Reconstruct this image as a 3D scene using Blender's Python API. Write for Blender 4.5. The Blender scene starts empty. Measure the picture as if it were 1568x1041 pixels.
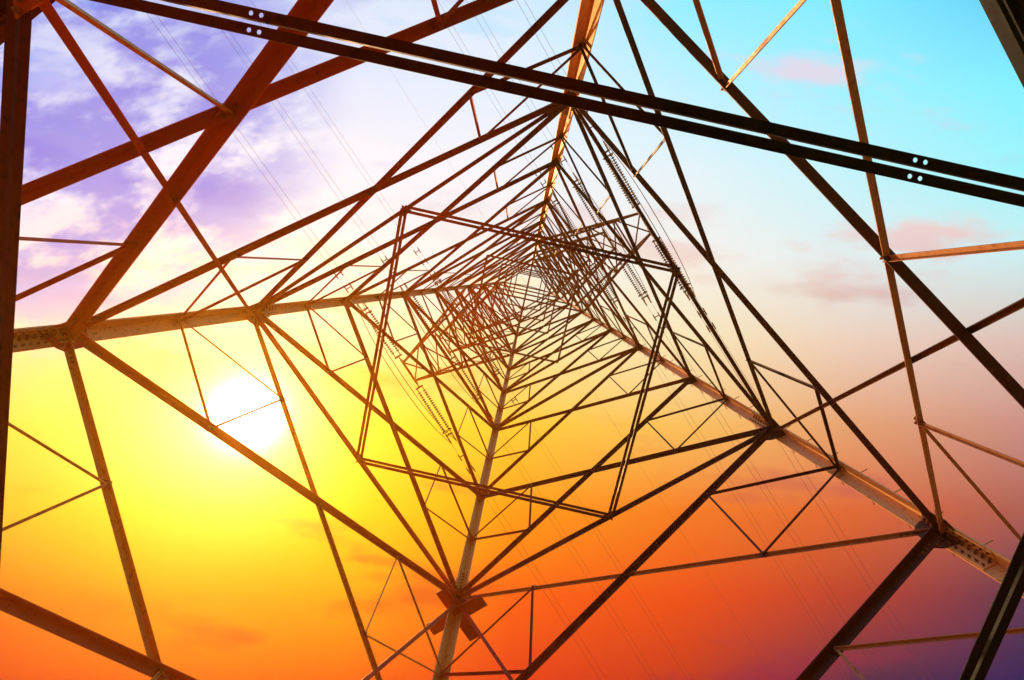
import bpy, math, random
from mathutils import Vector, Matrix
random.seed(7)
sc=bpy.context.scene
sc.view_settings.view_transform='Standard'; sc.view_settings.look='None'; sc.view_settings.exposure=0
V=Vector
GZ=1.6                       # eye height
CAMX=V((-0.5379,0.8422,0.0377)); CAMY=V((0.8362,0.5273,0.1505)); CAMZ=V((0.1069,0.1125,-0.9879))
# ---------------------------------------------------------------- camera
cam=bpy.data.cameras.new("camera"); co=bpy.data.objects.new("camera",cam); sc.collection.objects.link(co)
M=Matrix((CAMX,CAMY,CAMZ)).transposed().to_4x4(); M.translation=V((2.0366,1.8996,GZ)); co.matrix_world=M
cam.sensor_width=36; cam.lens=780*36/1568; cam.clip_end=5000; cam.clip_start=.05
sc.camera=co
# ---------------------------------------------------------------- tower geometry
H=74.92
APEX=V((0.1881,0.3056,H+GZ))
BASE={'A':V((6-0.0992,6-0.2126,GZ)),'D':V((-6-0.1655,6+0.0036,GZ)),'C':V((-6+0.1046,-6+0.0142,GZ)),'B':V((6-0.0280,-6-0.1109,GZ))}
SG={'A':(1,1),'D':(-1,1),'C':(-1,-1),'B':(1,-1)}
def leg(l,z): return BASE[l]+(APEX-BASE[l])*(z/H)
R0,N1,R1,M1,M2=3.834,8.235,13.051,18.155,23.970
UP=[M2,29.0,33.2,37.0,42.0,47.0]
TOP=52.5
FACES={'AB':V((1,0,0)),'AD':V((0,1,0)),'CD':V((-1,0,0)),'BC':V((0,-1,0))}
def inward(f):
    n=-FACES[f].copy(); n.z=-0.08; return n.normalized()
def mid(a,b,t=.5): return a+(b-a)*t
class Part:
    def __init__(s): s.v=[]; s.f=[]
    def prism(s,ra,rb,caps=True):
        n=len(ra); o=len(s.v); s.v+=[tuple(p) for p in ra]+[tuple(p) for p in rb]
        for i in range(n):
            j=(i+1)%n; s.f.append((o+i,o+j,o+n+j,o+n+i))
        if caps: s.f.append(tuple(o+i for i in reversed(range(n)))); s.f.append(tuple(o+n+i for i in range(n)))
    def obj(s,name,mat,parent=None):
        me=bpy.data.meshes.new(name); me.from_pydata(s.v,[],s.f); me.validate(); me.update()
        import bmesh
        bm=bmesh.new(); bm.from_mesh(me); bmesh.ops.recalc_face_normals(bm,faces=bm.faces[:]); bm.to_mesh(me); bm.free()
        me.materials.append(mat)
        ob=bpy.data.objects.new(name,me); sc.collection.objects.link(ob)
        if parent: ob.parent=parent
        return ob
def frame(p,q,n):
    d=(q-p).normalized(); v=(n-d*n.dot(d)).normalized(); u=d.cross(v).normalized(); return d,u,v
def L(part,p,q,n,s,t=None,sg=1,off=0.0,ext=0.0):
    """steel angle: one flange in the plane normal to n, the other standing towards n"""
    t=t or max(.008,s*.09)
    d,u,v=frame(p,q,n); u=u*sg; p=p-d*ext+v*off; q=q+d*ext+v*off; h=s/2
    prof=[(-h,0),(h,0),(h,t),(-h+t,t),(-h+t,s*.9),(-h,s*.9)]
    part.prism([p+u*a+v*b for a,b in prof],[q+u*a+v*b for a,b in prof])
def LL(part,p,q,n,s,gap,t=None,off=0.0,ext=0,up=None):
    """double angle, back to back with a gap"""
    t=t or s*.09; up=up or s
    d,u,v=frame(p,q,n); p=p-d*ext+v*off; q=q+d*ext+v*off
    for sg in (1,-1):
        prof=[(gap/2,0),(gap/2+s,0),(gap/2+s,t),(gap/2+t,t),(gap/2+t,up),(gap/2,up)]
        part.prism([p+u*sg*a+v*b for a,b in prof],[q+u*sg*a+v*b for a,b in prof])
def box(part,p,q,n,w,t):
    d,u,v=frame(p,q,n)
    r=[(-w/2,0),(w/2,0),(w/2,t),(-w/2,t)]
    part.prism([p+u*a+v*b for a,b in r],[q+u*a+v*b for a,b in r])
def bolt(part,p,n,r=.024,h=.026):
    n=n.normalized(); a=n.orthogonal().normalized(); b=n.cross(a)
    ring=[p+a*r*math.cos(k*math.pi/3)+b*r*math.sin(k*math.pi/3) for k in range(6)]
    part.prism(ring,[x+n*h for x in ring])
    ring=[p+n*h+(x-p)*.55 for x in ring]
    part.prism(ring,[x+n*.02 for x in ring])
def bolts_end(part,p,q,n,s,cnt=3,off=.0,start=.12,step=.09):
    d,u,v=frame(p,q,n)
    for k in range(cnt):
        bolt(part,p+d*(start+k*step)+u*s*.12+v*(off+.012),v)
        bolt(part,q-d*(start+k*step)+u*s*.12+v*(off+.012),v)
def tube(part,pts,r,n=5):
    rings=[]
    for i,p in enumerate(pts):
        d=(pts[min(i+1,len(pts)-1)]-pts[max(i-1,0)]).normalized()
        a=d.orthogonal().normalized() if abs(d.z)>.9 else d.cross(V((0,0,1))).normalized(); b=d.cross(a)
        rings.append([p+a*r*math.cos(2*math.pi*k/n)+b*r*math.sin(2*math.pi*k/n) for k in range(n)])
    for i in range(len(rings)-1): part.prism(rings[i],rings[i+1],caps=False)
def plate(part,pts,n,t=.014):
    part.prism(pts,[p+n*t for p in pts])
def gusset(part,bl,c,dirs,n,off=.0,reach=.42,w=.16):
    n=n.normalized(); pts=[]
    a0=dirs[0]; a0=(a0-n*a0.dot(n)).normalized(); b0=n.cross(a0)
    for d in dirs:
        d=(d-n*d.dot(n)).normalized(); s=n.cross(d)
        pts+=[c+d*reach+s*w/2,c+d*reach-s*w/2]
    cen=sum(pts,V((0,0,0)))/len(pts)
    pts.sort(key=lambda p: math.atan2((p-cen).dot(b0),(p-cen).dot(a0)))
    pts=[p+n*off for p in pts]
    plate(part,pts,n)
    if bl is not None:
        for d in dirs:
            d=(d-n*d.dot(n)).normalized()
            for k in (.45,.68,.9): 
                bolt(bl,c+d*reach*k+n*(off+.014),n)

# ---------------------------------------------------------------- materials
def newmat(name):
    m=bpy.data.materials.new(name); m.use_nodes=True; nt=m.node_tree; b=nt.nodes['Principled BSDF']; return m,nt,b
def steel(name,sunglow_rust,dark,warm,rough=.5,metal=.2,bias=0.0,spec=.35,lo=.55):  # left-right grade paints sun bloom and backlit darkness into the base colour
    m,nt,b=newmat(name); N=nt.nodes.new; K=nt.links.new
    tc=N('ShaderNodeTexCoord')
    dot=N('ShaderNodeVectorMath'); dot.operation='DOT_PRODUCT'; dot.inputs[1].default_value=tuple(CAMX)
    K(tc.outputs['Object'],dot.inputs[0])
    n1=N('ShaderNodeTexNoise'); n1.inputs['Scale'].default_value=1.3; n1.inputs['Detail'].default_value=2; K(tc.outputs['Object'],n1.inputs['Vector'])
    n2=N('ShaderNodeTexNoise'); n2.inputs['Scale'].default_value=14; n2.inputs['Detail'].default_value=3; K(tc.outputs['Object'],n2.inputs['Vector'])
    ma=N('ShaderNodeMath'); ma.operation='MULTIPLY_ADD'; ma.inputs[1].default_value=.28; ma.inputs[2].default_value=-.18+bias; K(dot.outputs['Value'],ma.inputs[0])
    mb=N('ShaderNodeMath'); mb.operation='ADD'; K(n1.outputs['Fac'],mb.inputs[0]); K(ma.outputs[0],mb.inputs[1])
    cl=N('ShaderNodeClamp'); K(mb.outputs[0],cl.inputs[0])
    mix=N('ShaderNodeMix'); mix.data_type='RGBA'; mix.inputs[6].default_value=(*sunglow_rust,1); mix.inputs[7].default_value=(*dark,1); K(cl.outputs[0],mix.inputs[0])
    rp=N('ShaderNodeMapRange'); rp.inputs[1].default_value=lo; rp.inputs[2].default_value=lo+.2; rp.inputs[4].default_value=.8; K(n2.outputs['Fac'],rp.inputs[0])
    mix2=N('ShaderNodeMix'); mix2.data_type='RGBA'; mix2.inputs[7].default_value=(*warm,1); K(rp.outputs[0],mix2.inputs[0]); K(mix.outputs[2],mix2.inputs[6])
    K(mix2.outputs[2],b.inputs['Base Color'])
    b.inputs['Metallic'].default_value=metal; b.inputs['Specular IOR Level'].default_value=spec
    mr=N('ShaderNodeMapRange'); mr.inputs[3].default_value=rough-.12; mr.inputs[4].default_value=rough+.2; K(n2.outputs['Fac'],mr.inputs[0]); K(mr.outputs[0],b.inputs['Roughness'])
    return m
m_leg=steel("sun_tinted_weathered_leg_steel",(.82,.32,.05),(.88,.42,.14),(.22,.05,.012),rough=.42,bias=-.1,lo=.58)
m_brace=steel("sun_tinted_rusted_brace_steel",(.68,.075,.004),(.085,.018,.006),(.30,.04,.006),lo=.6)  # rusty steel, with sun-glow orange fading to silhouette black in its colour
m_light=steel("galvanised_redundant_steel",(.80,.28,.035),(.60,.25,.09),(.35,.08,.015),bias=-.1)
m_dark=steel("dark_beam_steel",(.16,.010,.003),(.004,.003,.003),(.03,.005,.002),bias=.10,rough=.55,spec=.15)  # backlit silhouette put into the colour: dark red falling to black
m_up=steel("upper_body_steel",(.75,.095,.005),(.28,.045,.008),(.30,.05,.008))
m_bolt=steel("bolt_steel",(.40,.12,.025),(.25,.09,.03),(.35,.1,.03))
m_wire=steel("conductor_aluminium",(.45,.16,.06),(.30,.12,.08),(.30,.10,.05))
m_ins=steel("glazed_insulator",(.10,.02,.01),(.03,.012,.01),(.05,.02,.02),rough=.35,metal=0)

tower=bpy.data.objects.new("lattice_transmission_tower",None); sc.collection.objects.link(tower)
legs=Part(); brace=Part(); light=Part(); dark=Part(); upper=Part(); gus=Part(); bolts=Part()

def legseg(l,z0,z1,s,t):
    sx,sy=SG[l]; p=leg(l,z0); q=leg(l,z1)
    a=V((-sx,0,0)); b=V((0,-sy,0))
    prof=[(0,0),(s,0),(s,t),(t,t),(t,s),(0,s)]
    legs.prism([p+a*x+b*y for x,y in prof],[q+a*x+b*y for x,y in prof])
for l in 'ABCD':
    legseg(l,-1.6,R1+.6,.27,.026)
    legseg(l,R1+.2,28.9,.24,.022)
    legseg(l,28.7,40.2,.20,.02)
    legseg(l,40.0,TOP,.17,.014)
    sx,sy=SG[l]
    for zz,s,ln in ((R1+.45,.25,1.1),(N1-.4,.26,1.0),(M2+.3,.2,.8),(R0+.3,.26,1.1)):
        p=leg(l,zz-ln/2); q=leg(l,zz+ln/2)
        for d1,d2 in ((V((-sx,0,0)),V((0,-sy,0))),(V((0,-sy,0)),V((-sx,0,0)))):
            o=d2*.030
            a=[p+d1*.04+o,p+d1*(s-.01)+o,q+d1*(s-.01)+o,q+d1*.04+o]
            legs.prism(a,[x+d2*.016 for x in a])
            for k in range(9):
                c=mid(p,q,(k+.5)/9)
                for e in (.09,.19 if s>.22 else .15):
                    bolt(bolts,c+d1*e+d2*.046,d2,r=.022,h=.02)

def xpanel(f,z0,z1,s,part,part2=None,red=None,sr=.06,off=.05,gs=True,s2=None):
    a,b=f[0],f[1]; n=inward(f); s2=s2 or s
    a0,a1,b0,b1=leg(a,z0),leg(a,z1),leg(b,z0),leg(b,z1)
    w0=(a0-b0).length; w1=(a1-b1).length; t=w0/(w0+w1); X=mid(a0,b1,t)
    L(part,a0,b1,n,s,off=off,sg=1)
    L(part2 or part,b0,a1,n,s2,off=off-.035,sg=-1)
    if s>.085:
        bolts_end(bolts,a0,b1,n,s,off=off,start=.45); bolts_end(bolts,b0,a1,n,s,off=off-.035,start=.45)
        for i in (-1,1):
            for j in (-1,1): bolt(bolts,X+(a0-b1).normalized()*.05*i+(b0-a1).normalized()*.05*j+n*(off+.02),n)
    if red is not None:
        for c0,c1 in ((a0,a1),(b0,b1)):
            m=mid(c0,c1); q0=mid(c0,X); q1=mid(c1,X)
            L(red,m,q0,n,sr,off=off+.02,sg=1); L(red,m,q1,n,sr,off=off+.02,sg=-1); L(red,q0,q1,n,sr*.9,off=off+.04)
            if gs:
                tu=n.cross(V((0,0,1)))
                for qq in (q0,q1):
                    bolt(bolts,qq+n*(off+.05),n)
                    plate(gus,[qq+V((0,0,.11))+n*(off+.012),qq+tu*.10+n*(off+.012),qq-V((0,0,.12))+n*(off+.012),qq-tu*.10+n*(off+.012)],n,.012)
    return X
for f in FACES:
    n=inward(f); a,b=f
    xpanel(f,-1.5,R0,.13,brace,None,light,.07)
    if f=='AD':
        xpanel(f,R0,N1,.10,light,brace,light,.055,s2=.15)
        xpanel(f,N1,R1,.11,brace,brace,brace,.055,s2=.13)
    elif f=='BC':
        xpanel(f,R0,N1,.14,brace,light,light,.045,s2=.10)
        xpanel(f,N1,R1,.13,brace,light,light,.04,s2=.085)
    elif f=='CD':
        xpanel(f,R0,N1,.15,brace,light,light,.05,s2=.09)
        xpanel(f,N1,R1,.13,brace,light,brace,.055,s2=.07)
    else:
        xpanel(f,R0,N1,.18,brace,brace,brace,.06,s2=.13)
        xpanel(f,N1,R1,.10,brace,brace,brace,.055,s2=.12)
    xpanel(f,R1,M1,.12,brace,brace,brace,.055,off=.04)
    xpanel(f,M1,M2,.11,upper,upper,upper,.055,off=.04,gs=False)
    for i in range(len(UP)-1):
        xpanel(f,UP[i],UP[i+1],.12 if i<3 else .13,upper,upper,upper if i<2 else None,.06,off=.03,gs=False)
    xpanel(f,UP[-1],TOP,.12,upper,off=.02)
    for z,s,prt in ((R0,.14,dark),(R1,.10,brace)):
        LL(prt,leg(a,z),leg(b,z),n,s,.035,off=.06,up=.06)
    for z in [M2]+UP[1:]+[TOP]:
        L(upper,leg(a,z),leg(b,z),n,.13,off=.05)
    for z,re in ((R0,.5),(N1,.36),(R1,.42),(M1,.33),(M2,.3)):
        for l,o in ((a,b),(b,a)):
            c=leg(l,z); hz=(leg(o,z)-c).normalized(); up=(leg(l,z+1)-c).normalized()
            gusset(gus,bolts if z<R1+1 else None,c+hz*.08,[(hz*.7+up*.75),(hz*.75-up*.7),up,-up]+([hz] if z in (R0,R1) else []),n,off=.03,reach=re,w=.12)
UPV=V((0,0,1))
def mids(z,outs):
    return [mid(leg(f[0],z),leg(f[1],z))-inward(f)*o for f,o in zip(('AB','AD','CD','BC'),outs)]
# lower hip beams
P0=mids(R0-.10,(-.04,.12,-.05,.0))
bdir=(leg('C',R0)-leg('B',R0)).normalized()
P0[0]=P0[0]+(leg('A',R0)-leg('B',R0)).normalized()*.14
P0b=P0[3]+bdir*.25; P0r=P0[3]+bdir*1.0
P0[2]=P0[2]+(leg('C',R0)-leg('D',R0)).normalized()*.15
for i,(p,q) in enumerate(((P0[0],P0[1]),(P0[1],P0[2]),(P0[2],P0b),(P0b,P0[0]))):
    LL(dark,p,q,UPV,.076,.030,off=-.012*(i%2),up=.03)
e=(P0b-P0[0]).normalized(); sv=V((0,-1,0)); sv=(sv-e*sv.dot(e)).normalized()
if sv.dot(V((1,0,0)))<0: sv=-sv
L(light,P0[0]+sv*.15,P0b+sv*.15,UPV,.065,off=.10)
P1=mids(R1,(-.05,)*4)
for i in range(4): LL(brace,P1[i],P1[(i+1)%4],UPV,.075,.035,off=-.012*(i%2),up=.03)
for z in (29.0,37.0,42.0,47.0,TOP):
    ms=[mid(leg(f[0],z),leg(f[1],z)) for f in ('AB','AD','CD','BC')]
    for i in range(4): L(upper,ms[i],ms[(i+1)%4],UPV,.10)
for z in (37.0,42.0,47.0,TOP):
    L(upper,leg('A',z),leg('C',z),UPV,.12); L(upper,leg('B',z),leg('D',z),UPV,.12,off=.08)
for l,pt,f in (('B',P0[0],'AB'),('D',P0[1],'AD'),('C',P0r,'BC'),('C',P0[2],'CD')):
    L(brace,leg(l,R1)+inward(f)*.12,pt,inward(f),.08,off=.05)
for i,f in enumerate(('AB','AD','CD','BC')):
    a,b=f; n=inward(f)
    w0=(leg(a,R0)-leg(b,R0)).length; w1=(leg(a,N1)-leg(b,N1)).length; X=mid(leg(a,R0),leg(b,N1),w0/(w0+w1))
    L(light,P0[i],X+n*.05,n,.06,off=.04)
c=leg('C',12.45)+V((0.02,0.02,0))
box(gus,c+V((0,-.80,0)),c+V((0,.95,0)),UPV,.38,.03)
for k in range(8):
    for e_ in (-.1,.1): bolt(bolts,c+V((e_,-.7+.22*k,0)),-UPV)
c=leg('C',12.62)
box(gus,c+V((.75,.03,0)),c+V((-.95,.03,0)),UPV,.34,.03)
for P,r in ((P0,.20),(P1,.12)):
    for i,p in enumerate(P):
        d1=(P[(i+1)%4]-p).normalized(); d0=(P[(i-1)%4]-p).normalized(); zz=V((0,0,-.03))
        k=[p+zz-(d0+d1)*.08,p+zz+d1*r*1.6,p+zz+(d0+d1)*r*.9,p+zz+d0*r*1.6]
        plate(gus,k,UPV,.014)
        for d in (d0,d1):
            for t in (.4,.8,1.2): bolt(bolts,p+zz+d*r*t+(d0+d1)*.03,-UPV)
z=1.2; k=0
while z<40:
    p=leg('D',z)
    b0=p+V((.23,-.005,0)) if k%2 else p+V((.005,-.23,0))
    tube(legs,[b0,b0+(V((0,.17,0)) if k%2 else V((-.17,0,0)))],.011,6)
    z+=.42; k+=1

# ---- cross-arms, tension insulators, jumpers, conductors
arms=Part(); ins=Part(); fit=Part()
def disc_string(p,q):
    d=(q-p).normalized(); ln=(q-p).length; a=d.orthogonal().normalized(); b=d.cross(a)
    tube(fit,[p,q],.035,5)
    k=.35
    while k<ln-.35:
        c=p+d*k; n=8
        r0=[c+a*.05*math.cos(2*math.pi*i/n)+b*.05*math.sin(2*math.pi*i/n) for i in range(n)]
        r1=[c+d*.06+a*.15*math.cos(2*math.pi*i/n)+b*.15*math.sin(2*math.pi*i/n) for i in range(n)]
        r2=[c+d*.095+a*.14*math.cos(2*math.pi*i/n)+b*.14*math.sin(2*math.pi*i/n) for i in range(n)]
        ins.prism(r0,r1,caps=False); ins.prism(r1,r2); k+=.19
wires=[]
def conductor(p0,sx,pairs=2,span=330,sag=9,drop=0):
    w=Part()
    offs=[-.22,.22] if pairs==2 else [0]
    for o in offs:
        pts=[]
        for i in range(61):
            t=(i/60)**1.6; pts.append(V((p0.x+sx*span*t,p0.y+o,p0.z-4*sag*t*(1-t)-drop*t)))
        tube(w,pts,.011 if pairs==2 else .008,5)
    if pairs==2:
        for x in (1.2,2.4):
            t=x/span; c=V((p0.x+sx*x,p0.y,p0.z-4*sag*t))
            tube(fit,[c+V((0,-.26,0)),c+V((0,.26,0))],.045,5)
            for o in (-.22,.22): tube(fit,[c+V((-.28,o,-.09)),c+V((.28,o,-.09))],.05,5)
    wires.append(w)
def arm(z,ztop,y,side,tip_up=0.25):
    la,lb=('A','D') if side>0 else ('B','C')
    a0,b0,a1,b1=leg(la,z),leg(lb,z),leg(la,ztop),leg(lb,ztop)
    cx=(a0.x+b0.x)/2
    ta=V((cx+.8,side*y,a0.z+tip_up)); tb=V((cx-.8,side*y,a0.z+tip_up))
    n=V((0,0,1)); s=.18
    L(arms,a0,ta,n,s); L(arms,b0,tb,n,s,sg=-1); L(arms,a1,ta,n,s*.85); L(arms,b1,tb,n,s*.85,sg=-1); L(arms,ta,tb,n,s,ext=.3)
    K=4; pa=a0;pb=b0;pc=a1;pd=b1
    for i in range(1,K+1):
        t=i/K; na,nb,nc,nd=mid(a0,ta,t),mid(b0,tb,t),mid(a1,ta,t),mid(b1,tb,t)
        if i<K:
            L(arms,na,nb,n,.11); L(arms,nc,nd,n,.08); L(arms,na,nc,V((1,0,0)),.09); L(arms,nb,nd,V((-1,0,0)),.09)
        L(arms,pa,nb,n,.10,off=.02); L(arms,pb,na,n,.10,off=.05)
        if i<K: L(arms,pa,nc,V((1,0,0)),.09,off=.02); L(arms,pb,nd,V((-1,0,0)),.09,off=.02)
        pa,pb,pc,pd=na,nb,nc,nd
    ends=[]
    for sx,tp in ((1,ta),(-1,tb)):
        yk=tp+V((sx*.6,0,-.1)); e=yk+V((sx*4.2,0,-.35)); 
        tube(fit,[tp,yk],.05,6)
        tube(fit,[yk+V((0,-.30,0)),yk+V((0,.30,0))],.07,6); tube(fit,[e+V((0,-.30,0)),e+V((0,.30,0))],.07,6)
        for o in (-.22,.22): disc_string(yk+V((0,o,0)),e+V((0,o,0)))
        for o in (-.22,.22): tube(fit,[e+V((0,o,0)),e+V((sx*.7,o,-.08))],.055,6)
        e2=e+V((sx*.7,0,-.08)); ends.append(e2); conductor(e2,sx)
        rr=[e+V((-sx*.3,.42*math.cos(k*math.pi/8),.25*math.sin(k*math.pi/8))) for k in range(17)]
        tube(fit,rr,.03,5)
    for o in (-.22,.22):
        pts=[]
        for i in range(17):
            t=i/16; p=mid(ends[0],ends[1],t); pts.append(V((p.x,p.y+o,p.z-2.6*4*t*(1-t)*(1-.25*math.sin(math.pi*t)))))
        tube(fit,pts,.026,5)
for side in (1,-1):
    arm(37.0,40.4,10.2,side); arm(43.6,46.8,8.4,side); arm(50.0,TOP,6.8,side)
for l in 'ABCD': L(upper,leg(l,TOP),V((APEX.x*.7,APEX.y*.7,57.0)),V((-SG[l][0],-SG[l][1],0)),.08)
conductor(V((.1,.2,57.0)),1,1); conductor(V((.1,.2,57.0)),-1,1)

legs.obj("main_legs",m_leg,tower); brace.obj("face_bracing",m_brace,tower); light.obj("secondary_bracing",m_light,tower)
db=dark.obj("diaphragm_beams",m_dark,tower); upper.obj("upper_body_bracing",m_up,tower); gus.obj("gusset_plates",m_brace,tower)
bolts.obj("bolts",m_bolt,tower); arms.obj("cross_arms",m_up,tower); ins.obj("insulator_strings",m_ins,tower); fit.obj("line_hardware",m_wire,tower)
for w in wires: w.obj("power_line",m_wire)
# ---- bolt holes through the diaphragm beam flanges
cut=Part()
a,b=P0[0],P0[1]
d=(b-a).normalized(); u=d.cross(V((0,0,1))).normalized()
for t in (.203,.780):
    for e in (-1,1):
        for o in (-.055,.055):
            c=a+(b-a)*t+d*e*.036+u*o; r=.017
            ring=[c+V((r*math.cos(k*math.pi/8),r*math.sin(k*math.pi/8),-.08)) for k in range(16)]
            cut.prism(ring,[x+V((0,0,.12)) for x in ring])
cb=cut.obj("hole_cutter",m_dark)
md=db.modifiers.new("holes",'BOOLEAN'); md.operation='DIFFERENCE'; md.object=cb; md.solver='EXACT'
bpy.context.view_layer.update()
dg=bpy.context.evaluated_depsgraph_get()
nm=bpy.data.meshes.new_from_object(db.evaluated_get(dg)); db.modifiers.clear(); db.data=nm
bpy.data.objects.remove(cb)
# ---- concrete footings
m_con,nt,b=newmat("concrete"); nz=nt.nodes.new('ShaderNodeTexNoise'); nz.inputs['Scale'].default_value=12
rp=nt.nodes.new('ShaderNodeValToRGB'); rp.color_ramp.elements[0].color=(.22,.21,.19,1); rp.color_ramp.elements[1].color=(.38,.36,.33,1)
nt.links.new(nz.outputs['Fac'],rp.inputs[0]); nt.links.new(rp.outputs[0],b.inputs['Base Color']); b.inputs['Roughness'].default_value=.9
ft=Part()
for l in 'ABCD':
    p=leg(l,-1.6); p.z=0
    r0=[p+V((x*.7,y*.7,-.3)) for x,y in((-1,-1),(1,-1),(1,1),(-1,1))]; r1=[p+V((x*.5,y*.5,.35)) for x,y in((-1,-1),(1,-1),(1,1),(-1,1))]
    ft.prism(r0,r1)
ft.obj("concrete_footings",m_con,tower)
# ---- ground
m_g,nt,b=newmat("dry_grass_ground"); nz=nt.nodes.new('ShaderNodeTexNoise'); nz.inputs['Scale'].default_value=.8; nz.inputs['Detail'].default_value=4
tc=nt.nodes.new('ShaderNodeTexCoord'); nt.links.new(tc.outputs['Object'],nz.inputs['Vector'])
rp=nt.nodes.new('ShaderNodeValToRGB'); rp.color_ramp.elements[0].color=(.06,.05,.02,1); rp.color_ramp.elements[0].position=.35; rp.color_ramp.elements[1].color=(.16,.10,.045,1); rp.color_ramp.elements[1].position=.65
nt.links.new(nz.outputs['Fac'],rp.inputs[0]); nt.links.new(rp.outputs[0],b.inputs['Base Color']); b.inputs['Roughness'].default_value=1
g=Part(); n=48; S_=3000
for i in range(n+1):
    for j in range(n+1):
        x=S_*(2*i/n-1)**3; y=S_*(2*j/n-1)**3; r=math.hypot(x,y)
        g.v.append((x,y,0 if r<25 else .4*math.sin(x*.05)*math.cos(y*.04)*min(1,(r-25)/60)))
for i in range(n):
    for j in range(n): g.f.append((i*(n+1)+j,(i+1)*(n+1)+j,(i+1)*(n+1)+j+1,i*(n+1)+j+1))
g.obj("ground",m_g)
# ---- thin orange forward-scattering volume, added for sun bloom over the steel
hz=Part(); q=40
hz.prism([V((-q,-q,-.5)),V((q,-q,-.5)),V((q,q,-.5)),V((-q,q,-.5))],[V((-q,-q,40)),V((q,-q,40)),V((q,q,40)),V((-q,q,40))])
m_h=bpy.data.materials.new("bloom_haze"); m_h.use_nodes=True; nt=m_h.node_tree; nt.nodes.clear()
vs=nt.nodes.new('ShaderNodeVolumeScatter'); vs.inputs['Density'].default_value=.0026; vs.inputs['Anisotropy'].default_value=.82; vs.inputs['Color'].default_value=(1,.42,.03,1)
mo=nt.nodes.new('ShaderNodeOutputMaterial'); nt.links.new(vs.outputs[0],mo.inputs['Volume'])
hz.obj("bloom_haze",m_h)

# ---------------------------------------------------------------- sky (procedural, by world direction)
def lin(c): 
    c=c/255; return c/12.92 if c<=.04045 else ((c+.055)/1.055)**2.4
w=bpy.data.worlds.new("World"); sc.world=w; w.use_nodes=True; nt=w.node_tree
w.cycles.sampling_method='MANUAL'; w.cycles.sample_map_resolution=256
N=nt.nodes.new; K=nt.links.new; bg=nt.nodes['Background']; outw=nt.nodes['World Output']
tc=N('ShaderNodeTexCoord'); D=tc.outputs['Generated']
def math_(op,a,b=None,c=None):
    n=N('ShaderNodeMath'); n.operation=op
    for i,x in enumerate((a,b,c)):
        if x is None: continue
        if isinstance(x,(int,float)): n.inputs[i].default_value=x
        else: K(x,n.inputs[i])
    return n.outputs[0]
def vm(op,a,b=None,s=None):
    n=N('ShaderNodeVectorMath'); n.operation=op
    for i,x in ((0,a),(1,b)):
        if x is None: continue
        if isinstance(x,(tuple,Vector)): n.inputs[i].default_value=tuple(x)
        else: K(x,n.inputs[i])
    if s is not None:
        if isinstance(s,(int,float)): n.inputs['Scale'].default_value=s
        else: K(s,n.inputs['Scale'])
    return n.outputs['Value'] if op=='DOT_PRODUCT' else n.outputs['Vector']
def smooth(x,a,b,hi=1.0,kind='SMOOTHSTEP',lo=0.0):
    n=N('ShaderNodeMapRange'); n.interpolation_type=kind; n.inputs[1].default_value=a; n.inputs[2].default_value=b; n.inputs[3].default_value=lo; n.inputs[4].default_value=hi; K(x,n.inputs[0]); return n.outputs[0]
def mixc(f,a,b):
    n=N('ShaderNodeMix'); n.data_type='RGBA'
    if isinstance(f,(int,float)): n.inputs[0].default_value=f
    else: K(f,n.inputs[0])
    for i,x in ((6,a),(7,b)):
        if isinstance(x,tuple): n.inputs[i].default_value=(*x,1)
        else: K(x,n.inputs[i])
    return n.outputs[2]
fz=math_('MAXIMUM',vm('DOT_PRODUCT',D,-CAMZ),.15)
tx=math_('DIVIDE',vm('DOT_PRODUCT',D,CAMX),fz); ty=math_('DIVIDE',vm('DOT_PRODUCT',D,CAMY),fz)
wv=math_('MULTIPLY_ADD',ty,-780/1041,.5)       # 0 = cool side of the sky, 1 = sunset side
def ramp(stops):
    n=N('ShaderNodeValToRGB'); cr=n.color_ramp; cr.interpolation='LINEAR'
    while len(cr.elements)<len(stops): cr.elements.new(.5)
    for e,(p,c) in zip(cr.elements,stops): e.position=p; e.color=(lin(c[0]),lin(c[1]),lin(c[2]),1)
    K(wv,n.inputs[0]); return n.outputs[0]
def grid(cols):
    out=None
    for i,(x,stops) in enumerate(cols):
        r=ramp(stops)
        if out is None: out=r
        else: out=mixc(smooth(tx,(cols[i-1][0]-784)/780,(x-784)/780,kind='LINEAR'),out,r)
    return out
rows=[i/8 for i in range(9)]
G={0:[(125,165,238),(150,165,238),(215,217,246),(247,230,230),(255,228,150),(255,218,70),(250,178,35),(234,104,8),(218,54,4)],
260:[(150,192,246),(215,217,246),(246,241,248),(255,239,215),(255,236,115),(255,240,100),(255,212,5),(252,145,0),(238,84,0)],
520:[(190,216,249),(228,232,249),(249,243,245),(255,245,218),(255,240,130),(255,234,40),(255,214,0),(252,155,0),(240,88,0)],
784:[(178,226,251),(225,237,251),(243,241,245),(253,241,215),(253,232,142),(253,200,48),(252,150,6),(246,88,0),(226,50,8)],
1050:[(140,236,255),(186,239,253),(229,241,245),(246,241,232),(248,226,178),(248,188,90),(243,118,30),(236,74,14),(192,50,22)],
1310:[(122,233,253),(153,239,251),(190,241,246),(224,236,236),(236,205,185),(229,158,112),(222,100,50),(182,60,42),(72,38,66)],
1568:[(95,203,246),(126,239,251),(153,243,249),(203,236,236),(222,188,176),(202,140,128),(172,90,80),(80,48,76),(18,26,84)]}
base=grid([(x,list(zip(rows,c))) for x,c in G.items()])
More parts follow.
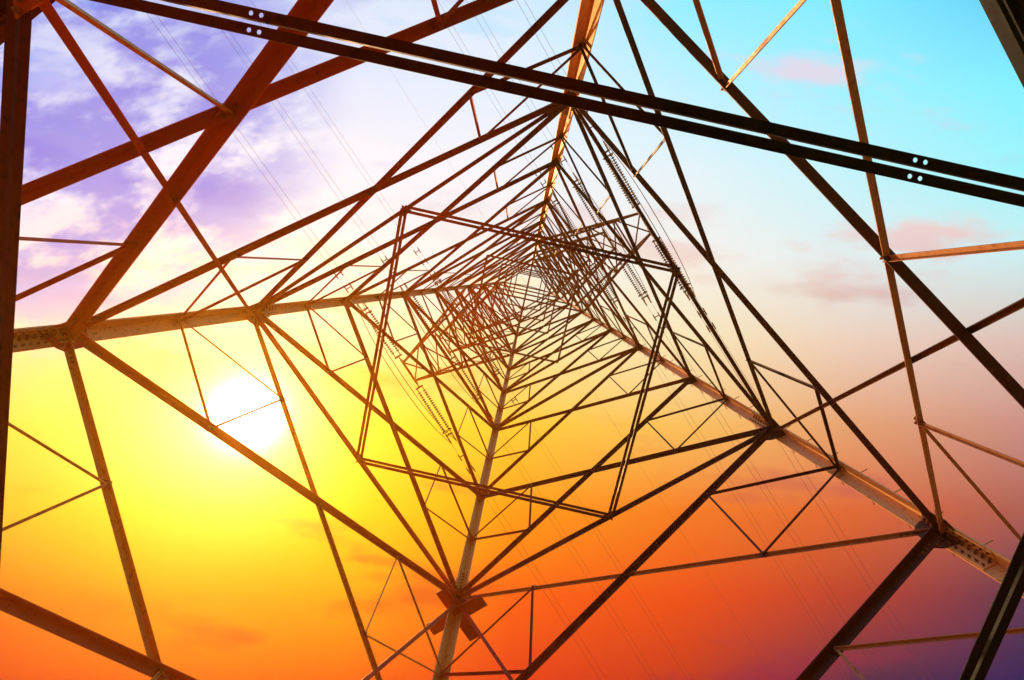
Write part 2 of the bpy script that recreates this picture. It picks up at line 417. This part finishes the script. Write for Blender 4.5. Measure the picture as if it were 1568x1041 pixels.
cloud=grid([(0,[(0,(110,128,226)),(.2,(145,150,232)),(.34,(178,172,226)),(.42,(235,215,215)),(.52,(255,210,60)),(.75,(245,160,10)),(1,(205,45,8))]),
(784,[(0,(208,216,240)),(.2,(216,210,234)),(.38,(250,224,208)),(.54,(250,200,75)),(.72,(225,110,40)),(.82,(225,75,15)),(1,(195,38,15))]),
(1568,[(0,(240,218,230)),(.12,(245,215,225)),(.25,(165,192,220)),(.32,(246,202,196)),(.53,(160,115,150)),(.78,(200,78,58)),(1,(30,28,82))])])
def noise(sx,sy,rot,sc_,det,rough,seed,dist=0.0):
    cb=N('ShaderNodeCombineXYZ'); c_,s_=math.cos(rot),math.sin(rot)
    K(math_('ADD',math_('MULTIPLY',tx,c_*sx),math_('MULTIPLY',ty,s_*sx)),cb.inputs[0])
    K(math_('ADD',math_('MULTIPLY',tx,-s_*sy),math_('MULTIPLY',ty,c_*sy)),cb.inputs[1]); cb.inputs[2].default_value=seed
    n=N('ShaderNodeTexNoise'); n.inputs['Scale'].default_value=sc_; n.inputs['Detail'].default_value=det; n.inputs['Roughness'].default_value=rough; n.inputs['Distortion'].default_value=dist
    K(cb.outputs[0],n.inputs['Vector']); return n.outputs['Fac']
n1=noise(1,4.2,-.06,1.5,3,.58,3.1)
n3=noise(1,2.2,-.1,4.5,5,.62,11.3)
nn=math_('MULTIPLY_ADD',n3,.3,math_('MULTIPLY',n1,.7))
topm=math_('MULTIPLY',smooth(wv,.60,.38),smooth(tx,.35,-.1))
col=mixc(math_('MULTIPLY',smooth(nn,.45,.52,.5),topm),base,(.90,.87,.94))
col=mixc(smooth(nn,.53,.65,.9),col,cloud)
UL=(CAMX*-.96+CAMY*.55-CAMZ).normalized()
upper_l=smooth(vm('DOT_PRODUCT',D,UL),.90,.985)
n2=noise(1,1.8,.2,3.2,5,.62,7.7)
col=mixc(math_('MULTIPLY',smooth(n2,.45,.60,.8),upper_l),col,(.13,.16,.74))
col=mixc(math_('MULTIPLY',smooth(n2,.42,.33,.85),upper_l),col,(.88,.82,.90))
SUN=(CAMX*((378-784)/780)+CAMY*((520.5-636)/780)-CAMZ).normalized()
sd=vm('DOT_PRODUCT',D,SUN)
def glow(k,c,s): return vm('SCALE',tuple(c),s=math_('MULTIPLY',math_('EXPONENT',math_('MULTIPLY_ADD',sd,k,-k)),s))
col=vm('ADD',col,glow(1100,(1,1,.95),4.0)); col=vm('ADD',col,glow(130,(.8,.75,.45),1.0)); col=vm('ADD',col,glow(30,(.2,.30,.02),.35))
# sky dimmed towards the horizon, added to cut ambient light on the steel
dz=vm('DOT_PRODUCT',D,V((0,0,1)))
col=vm('SCALE',col,s=smooth(dz,.1,.60,1.04,lo=.20))
K(col,bg.inputs[0]); bg.inputs[1].default_value=1.0
sky=N('ShaderNodeTexSky'); sky.sky_type='NISHITA'; sky.sun_disc=False; sky.sun_elevation=math.asin(SUN.z); sky.sun_rotation=math.atan2(SUN.x,SUN.y)
bg2=N('ShaderNodeBackground'); K(sky.outputs[0],bg2.inputs[0]); bg2.inputs[1].default_value=.002
ad=N('ShaderNodeAddShader'); K(bg.outputs[0],ad.inputs[0]); K(bg2.outputs[0],ad.inputs[1]); K(ad.outputs[0],outw.inputs['Surface'])
# ---- sun
sl=bpy.data.lights.new("sun",'SUN'); sl.energy=5.0; sl.angle=math.radians(.5); sl.color=(1,.62,.28)
so=bpy.data.objects.new("sun",sl); sc.collection.objects.link(so); so.rotation_euler=SUN.to_track_quat('Z','Y').to_euler()
